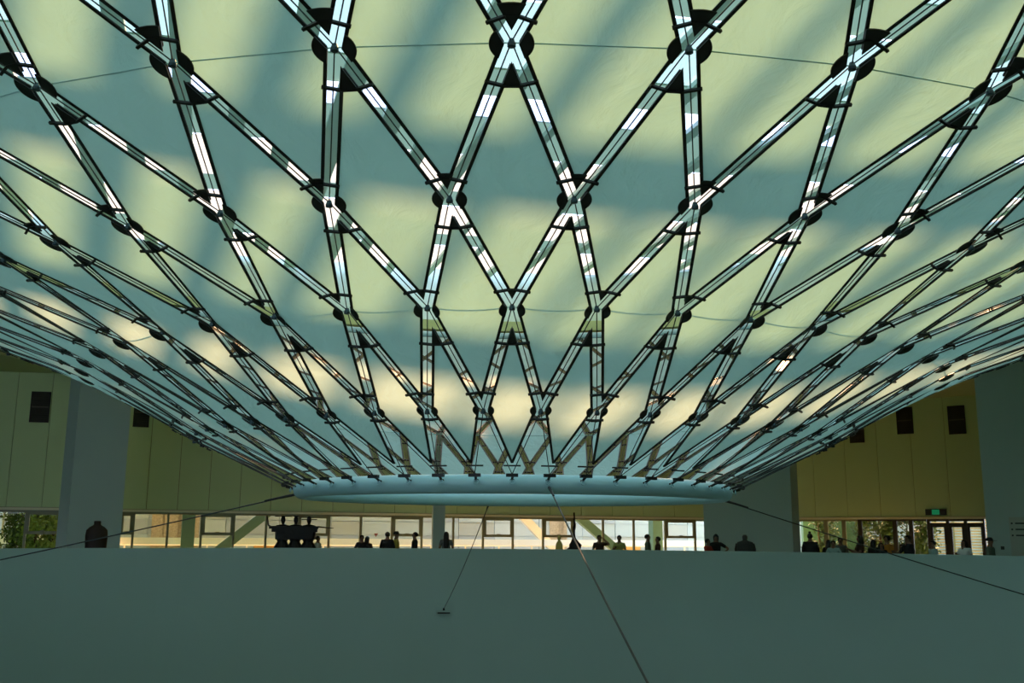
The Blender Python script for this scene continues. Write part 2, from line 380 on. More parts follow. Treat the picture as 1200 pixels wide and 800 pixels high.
bm = bmesh.new(); box(bm, -.52, .52, -.08, 0, -.16, .16); obj('sign_box', bm, 'dark_frame', r)
bm = bmesh.new(); box(bm, -.19, .19, -.09, -.08, -.13, .13); obj('lit_panel', bm, 'exit', r)

# piers
def pier(name, px0, px1, pxs, d0, depth, z1=ZC, wd=None):
    """front face from bearing px0 to px1, the flank reaching bearing pxs"""
    left = pxs < px0
    P0 = at(px0 if left else px1, d0)
    best = None
    for k in range(0, 120):
        a = k*.01*(1 if left else -1)
        u = Vector((math.cos(a), math.sin(a))); v = Vector((-u.y, u.x))
        D = P0+v*depth; e = abs(D.x/D.y-azi(pxs))
        if best is None or e < best[0]: best = (e, u, v, D)
    _, u, v, D = best
    # far end of front
    t = azi(px1 if left else px0); w = (t*P0.y-P0.x)/(u.x-t*u.y)
    Q = P0+u*w; c = P0+u*(w/2)+v*(depth/2)
    bm = bmesh.new(); prism(bm, [tuple(q-c) for q in (P0, Q, Q+v*depth, D)], 0, z1)
    return tag(obj(name, bm, 'column', loc=(c.x, c.y, 0)), kind='structure'), P0, u, v
pier('column_left', 80, 143, 68, 42.5, 1.5)
pier('column_right', 827, 931, 939.5, 44.0, 1.5)
_a = at(1159, 38); _b = _a+Vector((9.0, -5.6))
bm = bmesh.new(); dd = (_b-_a).normalized(); nn = Vector((-dd.y, dd.x)); prism(bm, [tuple(q-_a) for q in (_a, _b, _b+nn*1.4, _a+nn*1.4)], 0, ZC)
tag(obj('wall_pier_right', bm, 'column', loc=(_a.x, _a.y, 0)), kind='structure')
c = at(515, 52.2); bm = bmesh.new(); box(bm, -.31, .31, -.3, .3, 0, ZC)
tag(obj('column_middle', bm, 'column', loc=(c.x, c.y, 0), rz=.17), kind='structure')
# display board and button on the right pier
PA = math.atan2(dd.y, dd.x)
def onpier(px):
    t = azi(px); return _a+dd*((t*_a.y-_a.x)/(dd.x-t*dd.y))
p = onpier(1186); r = empty('display_board', (p.x, p.y, 1.45), PA); tag(r, 'pale printed board with three dark text lines on the right pier', 'board')
bm = bmesh.new(); box(bm, 0, 1.5, -.03, 0, -1.05, .95); obj('board_panel', bm, 'board', r)
for k in range(3):
    bm = bmesh.new(); box(bm, .06, .12, -.034, -.03, .72-.22*k-.03, .72-.22*k+.03); box(bm, .2, 1.3, -.034, -.03, .72-.22*k-.025, .72-.22*k+.025); obj('text_line', bm, 'ink', r)
p = onpier(1176); bm = bmesh.new(); box(bm, -.06, .06, -.04, 0, -.06, .06)
tag(obj('wall_button', bm, 'ink', loc=(p.x, p.y, 1.27), rz=PA), 'small dark square button on the right pier beside the board', 'button')
# beams under the hall ceiling seen at far left and far right
for nme, pa, pb in (('ceiling_beam', (-30, 40), (75, 46)), ('ceiling_beam', (1085, 50), (1150, 39))):
    a_, b_ = at(*pa), at(*pb); bm = bmesh.new(); bar(bm, (a_.x, a_.y, 0), (b_.x, b_.y, 0), .5, .25)
    tag(obj(nme, bm, 'ceiling', loc=(0, 0, ZC-.125)), kind='structure')

# small warning sticker on a pane of the middle windows
A, d, L, ang = run(*WM); p = A+d*hitrun(442.5, A, d)
M['sticker'] = mat('red sticker', (.45, .10, .06), .6)
bm = bmesh.new(); v_ = [bm.verts.new(q) for q in ((-.11, .07, .09), (.11, .07, .09), (0, .07, -.1))]; f_ = bm.faces.new(v_); g_ = bmesh.ops.extrude_face_region(bm, geom=[f_])
for v in g_['geom']:
    if isinstance(v, bmesh.types.BMVert): v.co.y -= .004
tag(obj('warning_sticker', bm, 'sticker', loc=(p.x, p.y, EZ-.03), rz=ang), 'small red triangle sticker on a window pane above the close pair', 'sticker')
# ------------------------------------------------------------------ outside the windows
bm = bmesh.new(); box(bm, -70, 70, 44.0, 95, -.6, -.35); tag(obj('ground', bm, 'ground'), kind='structure')
A, d, L, ang = run(*WM); nrm = Vector((-d.y, d.x))
def off(px, k): # point on the middle run pushed k metres outside, on the same bearing
    A2 = A+nrm*k; return A2+d*hitrun(px, A2, d)
r = empty('office_facade', (*(A+nrm*9), -.35), ang); tag(r, 'pale panelled building front across the walkway behind the middle windows', 'building')
fm = ['facade', 'facade_blue', 'facade', 'facade_cream', 'facade_blue']
bm = bmesh.new(); box(bm, -6, L+10, .3, .6, 0, 4.2); obj('wall', bm, 'facade', r)
k = 0; x = -6
rr = random.Random(3)
while x < L+9:
    w = rr.choice((1.9, 2.4, 3.1))
    for z0, z1 in ((0, .9), (.9, 1.9), (1.9, 2.75), (2.75, 3.7), (3.7, 4.2)):
        bm = bmesh.new(); box(bm, .02, w-.02, .2-rr.random()*.06, .3, z0+.02, z1-.02)
        obj('facade_panel', bm, rr.choice(fm), r, (x, 0, 0))
    x += w
for px, w in ((186, .7), (204, 1.2), (222, 1.2), (655, 1.0), (662, .6)):
    s_ = hitrun(px, A+nrm*9, d); bm = bmesh.new(); box(bm, -w/2, w/2, .1, .2, .7, 3.3); obj('screen_panel', bm, 'pattern', r, (s_, 0, 0))
for px in (322, 735):
    s_ = hitrun(px, A+nrm*9, d); bm = bmesh.new(); box(bm, -1.1, 1.1, .02, .12, .95, 1.35); obj('orange_panel', bm, 'orange', r, (s_, 0, 0))
p = A+nrm*5; bm = bmesh.new(); bar(bm, (-4.5, .2, -.445+EZ), (L+6, .2, -.445+EZ), .5, .08, Vector((0, -.7, .7)))
rl = empty('walkway_railing', (p.x, p.y, 0), ang); tag(rl, 'long white railing band outside the middle windows', 'railing')
obj('rail_band', bm, 'white', rl)
for k in range(20):
    bm = bmesh.new(); box(bm, -.04, .04, 0, .06, -.35, EZ-.62); obj('post', bm, 'white', rl, (-6+k*2.1, 0, 0))
for px, lab in ((221.5, 'sage green steel post outside the windows left of the statue group'), (770, 'sage green steel post outside the windows right of the centre')):
    p = off(px, 3.5); bm = bmesh.new(); box(bm, -.33, .33, -.3, .3, -.35, 6); tag(obj('steel_post', bm, 'greencol', loc=(p.x, p.y, 0), rz=ang), lab, 'post')
for (pa, za), (pb, zb), lab, mt_ in (((262, -.75), (316, 1.2), 'sage green diagonal brace outside the windows left of the statue group', 'greencol'), ((676, 1.25), (726, -.9), 'sage green diagonal brace outside the windows right of the spire', 'greencol'), ((614, 1.15), (652, -.9), 'pale diagonal brace outside the windows left of the spire', 'white')):
    kk = 2.6 if mt_ == 'greencol' else 6.2
    a_, b_ = off(pa, kk), off(pb, kk); dv = Vector((b_.x-a_.x, b_.y-a_.y, zb-za)); e = dv*.6
    a3 = Vector((0, 0, 0))-e*(1.2 if za < zb else .3); b3 = dv+e*(.3 if za < zb else 1.0)
    bm = bmesh.new(); bar(bm, a3, b3, .35, .5); tag(obj('diagonal_brace', bm, mt_, loc=(a_.x, a_.y, za+EZ)), lab, 'brace')
# louvred houses left and right
def louvre_house(px0, px1, Y, label, m, zt=3.4, nsl=26):
    a_, b_ = at(px0, Y), at(px1, Y-1); dv = b_-a_; Ln = dv.length
    r = empty('louvred_facade', (a_.x, a_.y, -.35), math.atan2(dv.y, dv.x)); tag(r, label, 'building')
    bm = bmesh.new(); box(bm, 0, Ln, .2, .6, 0, 4.6); obj('wall', bm, m, r)
    npan = max(2, int(Ln/1.6)); w = Ln/npan
    for i in range(npan):
        bm = bmesh.new()
        for k in range(nsl):
            z = .9+k*(zt-.9)/nsl; bar(bm, (.06, .1, z), (w-.06, .1, z), .12, .02, Vector((0, .7, .7)))
        s_ = obj('louvre_panel', bm, 'facade', r, (i*w, 0, 0)); s_['kind'] = 'stuff'
        bm = bmesh.new(); box(bm, -.04, .04, 0, .2, 0, zt); obj('post', bm, 'frame', r, (i*w, 0, 0))
louvre_house(-60, 100, 60, 'white louvred building front seen through the far left windows', 'facade')
louvre_house(915, 1085, 68, 'shaded louvred building front seen through the windows beside the glass doors', 'facade')
louvre_house(1086, 1190, 66, 'tan louvred building front seen through the glass doors', 'tan', nsl=14)
p = at(30, 53); bm = bmesh.new(); box(bm, -6, 5, 0, .08, -.6+EZ, -.15+EZ); tag(obj('white_rail', bm, 'white', loc=(p.x, p.y, 0)), 'white rail outside the far left windows', 'railing')
p = at(976, 62); bm = bmesh.new(); box(bm, -1.7, 1.7, 0, .4, -.35, 3.2); tag(obj('screen_wall', bm, 'greencol', loc=(p.x, p.y, 0)), 'plain green wall outside the windows behind the seated group', 'wall')
def tree(px, Y, h, r_, label, leaf='leaf', n=2200, z0=-.35, seed=1):
    rd = random.Random(seed); p = at(px, Y); t = empty('leafy_tree', (p.x, p.y, z0)); tag(t, label, 'tree', 'trees outside the windows')
    bm = bmesh.new(); tube(bm, [(0, 0, 0), (.05, 0, h*.35), (-.03, .04, h*.7), (0, 0, h*.95)], [.09, .075, .05, .02])
    for k in range(6):
        a = rd.random()*6.28; z = h*(.3+.1*k); tube(bm, [(0, 0, z), (math.cos(a)*r_*.7, math.sin(a)*r_*.7, z+.35)], [.035, .012], 6)
    obj('trunk', bm, 'bark', t)
    bm = bmesh.new()
    cl = [(rd.uniform(-r_, r_)*.7, rd.uniform(-r_, r_)*.7, rd.uniform(h*.2, h)) for _ in range(13)]
    for k in range(n):
        c_ = cl[k % 13]; q = Vector([rd.gauss(c_[0], .22), rd.gauss(c_[1], .22), rd.gauss(c_[2], .2)])
        u = Vector([rd.gauss(0, 1) for _ in range(3)]).normalized(); v = u.orthogonal().normalized(); s = rd.uniform(.08, .16)
        bm.faces.new([bm.verts.new(q+e) for e in (u*-s, v*s*.45, u*s, v*-s*.45)])
    f = obj('foliage', bm, leaf, t); f['kind'] = 'stuff'
tree(26, 51, 3.4, .8, 'green leafy tree outside the far left window, darker one left of its mullion', 'leaf_dark', seed=1)
tree(43, 50.5, 3.5, .7, 'bright green leafy tree outside just right of the far left mullion', seed=2)
tree(64, 51.5, 3.6, .6, 'leafy tree outside the window touching the left column', seed=3)
tree(962, 59.5, 3.2, .9, 'leafy tree outside the window next to the right column', 'leaf_mid', seed=4)
tree(1015, 61, 3.2, .5, 'thin leafy tree outside beside the narrow post on the right', 'leaf_dark', 1200, seed=5)
tree(1034, 58, 3.4, 1.3, 'widest leafy tree outside the right hand windows', 'leaf_mid', seed=6, n=3600)
tree(1066, 57, 3.2, .7, 'dark leafy tree outside the window left of the narrow sidelight', 'leaf_dark', seed=7)
tree(1082, 56, 3.2, .6, 'leafy tree outside the sidelight next to the glass doors', 'leaf_mid', seed=8)

# ================================================================== CANOPY
RR = [17.5, 15.9, 14.3, 12.55, 10.787, 9.03, 7.243, 5.534, 4.027]
ZZ = [7.05, 5.95, 5.1, 4.45, 3.808, 3.137, 2.499, 1.551, .838]
OFF = 4                                     # index of photograph row 0
DTH, T0 = 2*PI/48, -.00506
def node(i, k):                             # i photograph row (-4..4); canopy-local coordinates at zero turn
    R, Z = RR[i+OFF], ZZ[i+OFF]; a = k*DTH
    return Vector((R*math.sin(a), -R*math.cos(a), Z))
RZ = .737
can = empty('membrane_canopy', (AX, AY, RZ+EZ), T0)
tag(can, 'huge funnel shaped translucent membrane canopy with a black steel diamond lattice', 'canopy')
def par(i): return .5 if i % 2 else 0.0
def cloc(v): return Vector((v.x, v.y, v.z-RZ))
WI = .055                                   # half of the clear slot
def corner(C, a, b, w):
    e1 = (a-C).normalized(); e2 = (b-C).normalized(); ph = e1.angle(e2)
    return C+(e1+e2)*(w/math.sin(ph))
def panel_meshes(i):
    T, Bt = node(i-1, 0) if i > -4 else None, node(i+1, 0)
    Lf, Rt = node(i, -.5), node(i, .5)
    c = (Lf+Rt)/2
    if T is None:
        cs = [corner(Lf, Rt, Bt, .075), corner(Rt, Bt, Lf, .075), corner(Bt, Lf, Rt, .075)]; fs = [corner(Lf, Rt, Bt, .07), corner(Rt, Bt, Lf, .07), corner(Bt, Lf, Rt, .07)]
        bm = bmesh.new(); bm.faces.new([bm.verts.new(q-c) for q in cs])
    else:
        cs = [corner(T, Lf, Rt, .075), corner(Rt, T, Bt, .075), corner(Bt, Rt, Lf, .075), corner(Lf, Bt, T, .075)]
        fs = [corner(T, Lf, Rt, .07), corner(Rt, T, Bt, .07), corner(Bt, Rt, Lf, .07), corner(Lf, Bt, T, .07)]
        bm = bmesh.new(); N = 9; g = []
        for a in range(N+1):
            row = []
            for b in range(N+1):
                u, v = a/N, b/N
                q = cs[0]*(1-u)*(1-v)+cs[1]*u*(1-v)+cs[2]*u*v+cs[3]*(1-u)*v
                row.append(bm.verts.new(q-c))
            g.append(row)
        for a in range(N):
            for b in range(N): bm.faces.new((g[a][b], g[a+1][b], g[a+1][b+1], g[a][b+1]))
    pm = mesh_from(bm, 'fabric_panel', 'fabric', True)
    bm = bmesh.new(); nor = (fs[1]-fs[-1]).cross(fs[0]-fs[2]).normalized() if len(fs) == 4 else Vector((0, 0, 1))
    for a in range(len(fs)):
        bar(bm, fs[a]-c, fs[(a+1) % len(fs)]-c, .032, .014, nor)
    fm_ = mesh_from(bm, 'edge_frame', 'steel')
    return c, pm, fm_
def rotz(v, a): return Matrix.Rotation(a, 3, 'Z') @ v
for i in range(3, -2, -1):
    c, pm, fm_ = panel_meshes(i)
    for k in range(48):
        th = (k+par(i-1))*DTH
        o = link('fabric_panel', pm, can, cloc(rotz(c, th)), th)
        link('edge_frame', fm_, o)
def joined(name, items, m, smooth=False):
    bm = bmesh.new()
    for me, mt in items:
        b2 = bmesh.new(); b2.from_mesh(me); b2.transform(mt); tmp = bpy.data.meshes.new('t'); b2.to_mesh(tmp); b2.free(); bm.from_mesh(tmp); bpy.data.meshes.remove(tmp)
    o = obj(name, bm, m, can, smooth=smooth); o['kind'] = 'stuff'; return o
ip, if_ = [], []
for i in (-2, -3, -4):
    c, pm, fm_ = panel_meshes(i)
    for k in range(48):
        th = (k+par(i-1))*DTH; mt = Matrix.Translation(cloc(rotz(c, th))) @ Matrix.Rotation(th, 4, 'Z')
        ip.append((pm, mt)); if_.append((fm_, mt))
joined('outer_fabric', ip, 'fabric', True); joined('outer_frame', if_, 'steel')
# spiral tie cables, one per lattice line
for s in (-1, 1):
    pts = [node(i, s*.5*(4-i)) for i in range(4, -5, -1)]
    bm = bmesh.new(); tube(bm, [cloc(q) for q in pts], .0065, 5); me = mesh_from(bm, 'tie_cable', 'cable')
    for k in range(48): link('tie_cable', me, can, (0, 0, 0), k*DTH)
# node plates with hub and spreaders
def sector(bm, C, e1, e2, w, rho, flat, nor, t=.012):
    ph = e1.angle(e2); ax = (e2-e1*e1.dot(e2)).normalized()
    d_ = lambda a: e1*math.cos(a)+ax*math.sin(a)
    tip = C+d_(ph/2)*(w/math.sin(ph/2)); a0 = math.asin(min(1, w/rho)); a1 = ph-a0
    if a1 <= a0: return
    pts = [tip]; n = 1 if flat else 10
    for q in range(n+1): pts.append(C+d_(a0+(a1-a0)*q/n)*rho)
    lo = [bm.verts.new(p-nor*.02) for p in pts]; hi = [bm.verts.new(p-nor*(.02+t)) for p in pts]
    bm.faces.new(lo); bm.faces.new(hi[::-1]); m_ = len(pts)
    for q in range(m_): bm.faces.new((lo[q], lo[(q+1) % m_], hi[(q+1) % m_], hi[q]))
PLATE = {-1: (.18, .40, .44), 0: (.18, .40, .44), 1: (.168, .37, .43), 2: (.155, .37, .62), 3: (.14, .40, None)}
BARS = {-1: (.27, .44), 0: (.27, .44), 1: (.30, .43), 2: (.36, .62), 3: (.40, .17)}
farn = []
for i in range(-1, 4):
    C = node(i, 0); ul, ur = node(i-1, -.5), node(i-1, .5); dl, dr = node(i+1, -.5), node(i+1, .5)
    E = [(q-C).normalized() for q in (ul, ur, dr, dl)]
    nor = (E[1]-E[3]).cross(E[0]-E[2]).normalized()
    if nor.z < 0: nor = -nor
    side, top, bot = PLATE[i]
    z = Vector((0, 0, 0)); pms = []
    for nm_, e1, e2, rho, fl in (('top_gusset', E[0], E[1], top, False), ('side_disc', E[1], E[2], side, False), ('side_disc', E[3], E[0], side, False), ('bottom_gusset', E[2], E[3], bot, True)):
        if rho:
            bm = bmesh.new(); sector(bm, z, e1, e2, WI, rho, fl, nor); pms.append((nm_, mesh_from(bm, nm_, 'steel')))
    bm = bmesh.new(); loft(bm, [(-.05, .02, .02), (-.045, .034, .034), (-.02, .034, .034), (.02, .02, .02)], 12); hm = mesh_from(bm, 'hub_bolt', 'hub')
    bms = []
    for (p_, q_), dist in (((0, 1), BARS[i][0]), ((3, 2), BARS[i][1])):
        bm = bmesh.new(); bis = (E[p_]+E[q_]).normalized(); ins = []
        for e in (E[p_], E[q_]):
            w_ = (e*e.dot(bis)-bis).normalized(); inner = e*dist-w_*.07-nor*.03; ins.append(inner)
            bar(bm, inner, e*dist+w_*.094-nor*.03, .026, .024, nor)
        if dist > .2: bar(bm, ins[0], ins[1], .026, .02, nor)
        bms.append(mesh_from(bm, 'spreader_bar', 'steel'))
    for k in range(48):
        th = (k+par(i))*DTH
        if math.cos(th) < -.02:
            mt = Matrix.Translation(cloc(rotz(C, th))) @ Matrix.Rotation(th, 4, 'Z'); farn += [(q, mt) for _, q in pms]+[(q, mt) for q in bms]; continue
        o = link('hub_bolt', hm, can, cloc(rotz(C, th)), th)
        for nm_, q in pms: link(nm_, q, o)
        for b_ in bms: link('spreader_bar', b_, o)
joined('far_node_plates', farn, 'steel')
# lower end clamps, turnbuckles, ring
RT, rt = 3.71, .138
C = node(4, 0); bm = bmesh.new(); box(bm, -.085, .085, -.03, .03, -.035, .01); box(bm, -.12, .12, -.02, .02, .11, .13); cm = mesh_from(bm, 'end_clamp', 'steel')
bm = bmesh.new(); tg = Vector((0, -(RT+rt+.01), RZ+.02))-C
tube(bm, [(0, 0, -.02), tg*.35+Vector((.006, 0, 0)), tg*.7, tg+Vector((0, -.02, .02))], [.012, .02, .018, .01], 8)
tube(bm, [tg+Vector((-.03, -.02, .01)), tg+Vector((.03, -.02, .01))], .014, 8); tm = mesh_from(bm, 'turnbuckle', 'steel')
bm = bmesh.new(); torus(bm, .03, .008, 14, 6); bmesh.ops.rotate(bm, verts=bm.verts, cent=(0, 0, 0), matrix=Matrix.Rotation(PI/2.4, 3, 'X')); em = mesh_from(bm, 'eye_ring', 'ring')
for k in range(48):
    th = k*DTH; o = link('end_clamp', cm, can, cloc(rotz(C, th)), th); link('turnbuckle', tm, o); link('eye_ring', em, o, tuple(tg+Vector((0, -.045, -.02))))
bm = bmesh.new(); torus(bm, RT, rt); obj('base_ring', bm, 'ring', can, smooth=True).rotation_euler = (.0047, 0, 0)
bm = bmesh.new(); torus(bm, 17.62, .14, 144, 10, 7.12-RZ); obj('rim_ring', bm, 'ring', can, smooth=True)
for i in (0, 2):
    q = [node(i, k) for k in range(48)]; bm = bmesh.new()
    tube(bm, [cloc(rotz(node(i, 0), (k+par(i))*DTH))+Vector((0, 0, -.012)) for k in range(49)], .006+.002*i, 5, False); obj('hoop_seam', bm, 'fabric', can)

# stay cables from the base ring to the balcony wall
def ringpt(deg):
    a = math.radians(deg); return Vector((AX+(RT+.1)*math.sin(a), AY-(RT+.1)*math.cos(a), RZ-.06+EZ))
def wall_at(px, py):
    """where the view ray through a photograph point meets the balcony wall"""
    x, y = px-600, py-400; cr, sr = math.cos(ROLL), math.sin(ROLL); x, y = cr*x+sr*y, -sr*x+cr*y
    u = -y/F_PX; c_, s_ = math.cos(PITCH), math.sin(PITCH); dr_ = Vector((x/F_PX, c_-u*s_, s_+u*c_))
    a = dr_.x**2+dr_.y**2; b = -2*(dr_.x*GX+dr_.y*GY); c2 = GX**2+GY**2-GR**2
    t = (-b+math.sqrt(b*b-4*a*c2))/(2*a); return dr_*t+Vector((0, 0, EZ))
def stay(deg, anchor, label, plabel):
    a = ringpt(deg); b = anchor; mid = [a.lerp(b, t)-Vector((0, 0, .12*4*t*(1-t))) for t in [q/16 for q in range(17)]]
    bm = bmesh.new(); tube(bm, [q-a for q in mid], .011, 7)
    r = empty('stay_cable', a); tag(r, label, 'cable'); obj('steel_rope', bm, 'cable', r)
    dv = (b-a).normalized(); bm = bmesh.new(); tube(bm, [Vector((0, 0, 0)), dv*.12, dv*.3, dv*.55], [.02, .024, .02, .012], 8); obj('turnbuckle', bm, 'steel', r)
    n_ = Vector((GX-b.x, GY-b.y, 0)).normalized(); rz = math.atan2(n_.y, n_.x)-PI/2+PI
    p = empty('anchor_plate', b+n_*.03, rz); tag(p, plabel, 'anchor plate')
    bm = bmesh.new(); box(bm, -.25, .25, -.03, .02, -.16, .18); obj('plate', bm, 'plaster', p)
    bm = bmesh.new(); box(bm, -.22, .22, -.09, -.03, -.16, -.12); obj('lip', bm, 'steel', p)
    bm = bmesh.new(); loft(bm, [(-.05, .04, .04), (.03, .03, .03)], 10); obj('eye_bolt', bm, 'steel', p, (0, -.05, 0))
def far_anchor(deg, z):
    a = math.radians(deg); dx, dy = math.sin(a), -math.cos(a); ex, ey = AX-GX, AY-GY
    b_ = ex*dx+ey*dy; t = -b_+math.sqrt(b_*b_-(ex*ex+ey*ey-GR*GR)); return Vector((AX+dx*t, AY+dy*t, z+EZ))
stay(187.6, wall_at(520, 713), 'thin stay from the back of the ring to the small plate on the balcony wall', 'small pale anchor plate on the balcony wall below the window wall')
stay(277, far_anchor(277, -2.6), 'thin dark steel stay running from the left end of the ring past the left column', 'anchor plate of the left stay on the balcony wall')
stay(96, far_anchor(96, -3.2), 'thin dark steel stay running from the right end of the ring towards the right', 'anchor plate of the right stay on the balcony wall')
stay(7.6, Vector((1.72, .02, -3.1+EZ)), 'steel stay running from the front of the ring down towards the viewer', 'anchor plate of the nearest stay on the balcony wall')

# ================================================================== SCULPTURES
def on_gallery(px, off_=.55):
    """standing point behind the parapet on bearing px"""
    R = GR+off_; t = azi(px, 640); a = t*t+1; b = -2*(t*GX+GY); c_ = GX**2+GY**2-R*R
    Y = (-b+math.sqrt(b*b-4*a*c_))/(2*a); return Vector((t*Y, Y, 0))
def face(p): return math.atan2(p.x, -p.y) if False else math.atan2(-p.x, p.y)  # turn so local -Y looks at the viewer
p = on_gallery(114, 1.1); r = empty('bust_sculpture', p, face(p)); tag(r, 'brown bell shaped torso sculpture in front of the left column', 'sculpture')
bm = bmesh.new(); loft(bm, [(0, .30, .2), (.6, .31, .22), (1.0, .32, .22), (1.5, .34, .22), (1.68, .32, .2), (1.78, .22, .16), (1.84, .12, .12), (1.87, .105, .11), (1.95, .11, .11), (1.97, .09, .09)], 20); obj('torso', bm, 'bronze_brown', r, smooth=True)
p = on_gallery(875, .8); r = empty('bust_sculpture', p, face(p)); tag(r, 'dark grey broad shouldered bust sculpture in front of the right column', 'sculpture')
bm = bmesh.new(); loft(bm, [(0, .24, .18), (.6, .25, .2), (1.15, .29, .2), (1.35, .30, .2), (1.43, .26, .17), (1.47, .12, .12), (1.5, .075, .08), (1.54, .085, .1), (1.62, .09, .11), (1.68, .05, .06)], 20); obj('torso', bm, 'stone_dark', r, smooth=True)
for s in (-1, 1):
    bm = bmesh.new(); tube(bm, [(s*.27, 0, 1.38), (s*.31, 0, 1.2), (s*.31, 0, .85)], [.05, .055, .045]); obj('arm', bm, 'stone_dark', r, smooth=True)
PXM = .0318
p = on_gallery(345, .9); r = empty('statue_group', p, face(p)); tag(r, 'black cubist statue of three joined figures carrying flat plates', 'sculpture')
def sx(px): return (px-345)*PXM
def sz(py): return EZ+(625.6-py)*PXM+.0
bodies = [(333, 605.5), (347, 605.5), (361.5, 609)]
for q, (bx, ty) in enumerate(bodies):
    bm = bmesh.new(); w = 8
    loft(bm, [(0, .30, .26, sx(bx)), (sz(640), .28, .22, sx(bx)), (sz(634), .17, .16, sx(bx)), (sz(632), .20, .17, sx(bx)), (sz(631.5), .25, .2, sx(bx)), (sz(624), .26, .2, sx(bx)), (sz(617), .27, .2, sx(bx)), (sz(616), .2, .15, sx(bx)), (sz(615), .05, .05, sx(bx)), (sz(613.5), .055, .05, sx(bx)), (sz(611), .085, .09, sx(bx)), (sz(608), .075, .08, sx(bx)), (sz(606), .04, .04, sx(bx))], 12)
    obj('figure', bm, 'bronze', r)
for x0, x1, y0, y1 in ((318, 372, 617, 620), (321, 371, 620, 623.5), (326, 366, 623, 631.5)):
    bm = bmesh.new(); box(bm, sx(x0), sx(x1), -.24, .22, sz(y1), sz(y0)); obj('shoulder_slab', bm, 'bronze', r)
for x0, x1, yy in ((324, 343, 605.8), (343.5, 350, 605.6), (353, 370, 609)):
    bm = bmesh.new(); box(bm, sx(x0), sx(x1), -.2, .2, sz(yy+.9), sz(yy)); obj('flat_plate', bm, 'bronze', r)
bm = bmesh.new(); tube(bm, [(sx(319), 0, sz(617.5)), (sx(317.3), 0, sz(616)), (sx(315.4), 0, sz(605.5))], [.04, .03, .018]); obj('raised_arm', bm, 'bronze', r)
bm = bmesh.new(); tube(bm, [(sx(371), 0, sz(617.5)), (sx(389), 0, sz(619))], [.03, .012]); obj('pointing_rod', bm, 'bronze', r)
p = on_gallery(674.5, .6); r = empty('spire_sculpture', p, face(p)); tag(r, 'dark slender spire sculpture on a lumpy base near the middle windows', 'sculpture')
bm = bmesh.new(); loft(bm, [(0, .2, .2), (.6, .17, .16), (.95, .24, .18, -.04), (1.12, .25, .17, -.03), (1.2, .22, .17, .03), (1.28, .23, .15, .04), (1.38, .16, .12, .03), (1.5, .07, .07, .0), (1.56, .045, .05, .01), (1.75, .04, .04, .0), (1.9, .05, .045, .01), (2.0, .03, .03, .02), (2.2, .022, .022, .015), (2.44, .014, .014, .015)], 14)
rs = random.Random(5)
for v in bm.verts: v.co += Vector((rs.gauss(0, .012), rs.gauss(0, .012), 0))
obj('carved_figure', bm, 'bronze', r, smooth=True)
p = on_gallery(657, 2.2); r = empty('straw_figurine', p, face(p)); tag(r, 'slim straw yellow figure shape standing left of the dark spire', 'sculpture')
bm = bmesh.new(); loft(bm, [(0, .16, .13), (.9, .12, .1), (1.1, .14, .11), (1.28, .13, .1), (1.38, .08, .07), (1.43, .035, .035), (1.47, .065, .06), (1.55, .065, .06), (1.62, .02, .02)], 14); obj('figure', bm, 'straw', r, smooth=True)

# ================================================================== PEOPLE
M['skin'] = mat('skin', (.20, .105, .065), .6, var=.05); M['hair'] = mat('dark hair', (.008, .007, .006), .6, bump=.3, bscale=40, var=.2)
M['trousers'] = mat('dark trousers', (.03, .035, .05), .8, var=.1); M['shoe'] = mat('shoes', (.03, .03, .03), .6); M['eye'] = mat('eyes', (.01, .01, .01), .3)
CL = {'black': (.014, .014, .016), 'white': (.62, .66, .62), 'yellow': (.55, .46, .10), 'olive': (.35, .36, .10), 'teal': (.28, .42, .40), 'red': (.35, .03, .015), 'brown': (.06, .03, .02), 'grey': (.12, .13, .12), 'orange': (.55, .22, .03), 'green': (.10, .13, .09)}
for k_, c_ in CL.items(): M['shirt_'+k_] = mat(k_+' cloth', c_, .9, bump=.2, bscale=25, var=.06)
def skin(name, verts, edges, radii, m, parent, lvl=1):
    me = bpy.data.meshes.new(name); me.from_pydata([tuple(v) for v in verts], edges, [])
    o = bpy.data.objects.new(name, me); COL.objects.link(o)
    md = o.modifiers.new('s', 'SKIN'); md.use_smooth_shade = True
    for i, r_ in enumerate(radii): me.skin_vertices[0].data[i].radius = r_ if isinstance(r_, tuple) else (r_, r_)
    me.skin_vertices[0].data[0].use_root = True
    sb = o.modifiers.new('b', 'SUBSURF'); sb.levels = lvl; sb.render_levels = lvl
    dg = bpy.context.evaluated_depsgraph_get(); ev = o.evaluated_get(dg); nm = bpy.data.meshes.new_from_object(ev)
    o.modifiers.clear(); o.data = nm; nm.materials.clear(); nm.materials.append(M[m])
    o.parent = parent; return o
ARMS = {'down': ((.24, .0, 1.14), (.24, -.08, .90)), 'rail': ((.30, -.06, 1.16), (.24, -.30, 1.15)), 'wide': ((.29, -.06, 1.17), (.33, -.26, 1.14)), 'head': ((.40, -.02, 1.36), (.15, -.03, 1.58)),
        'akimbo': ((.44, .02, 1.22), (.24, -.02, 1.05)), 'chin': ((.22, -.16, 1.16), (.08, -.26, 1.36)), 'phone': ((.22, -.1, 1.14), (.10, -.34, 1.25))}
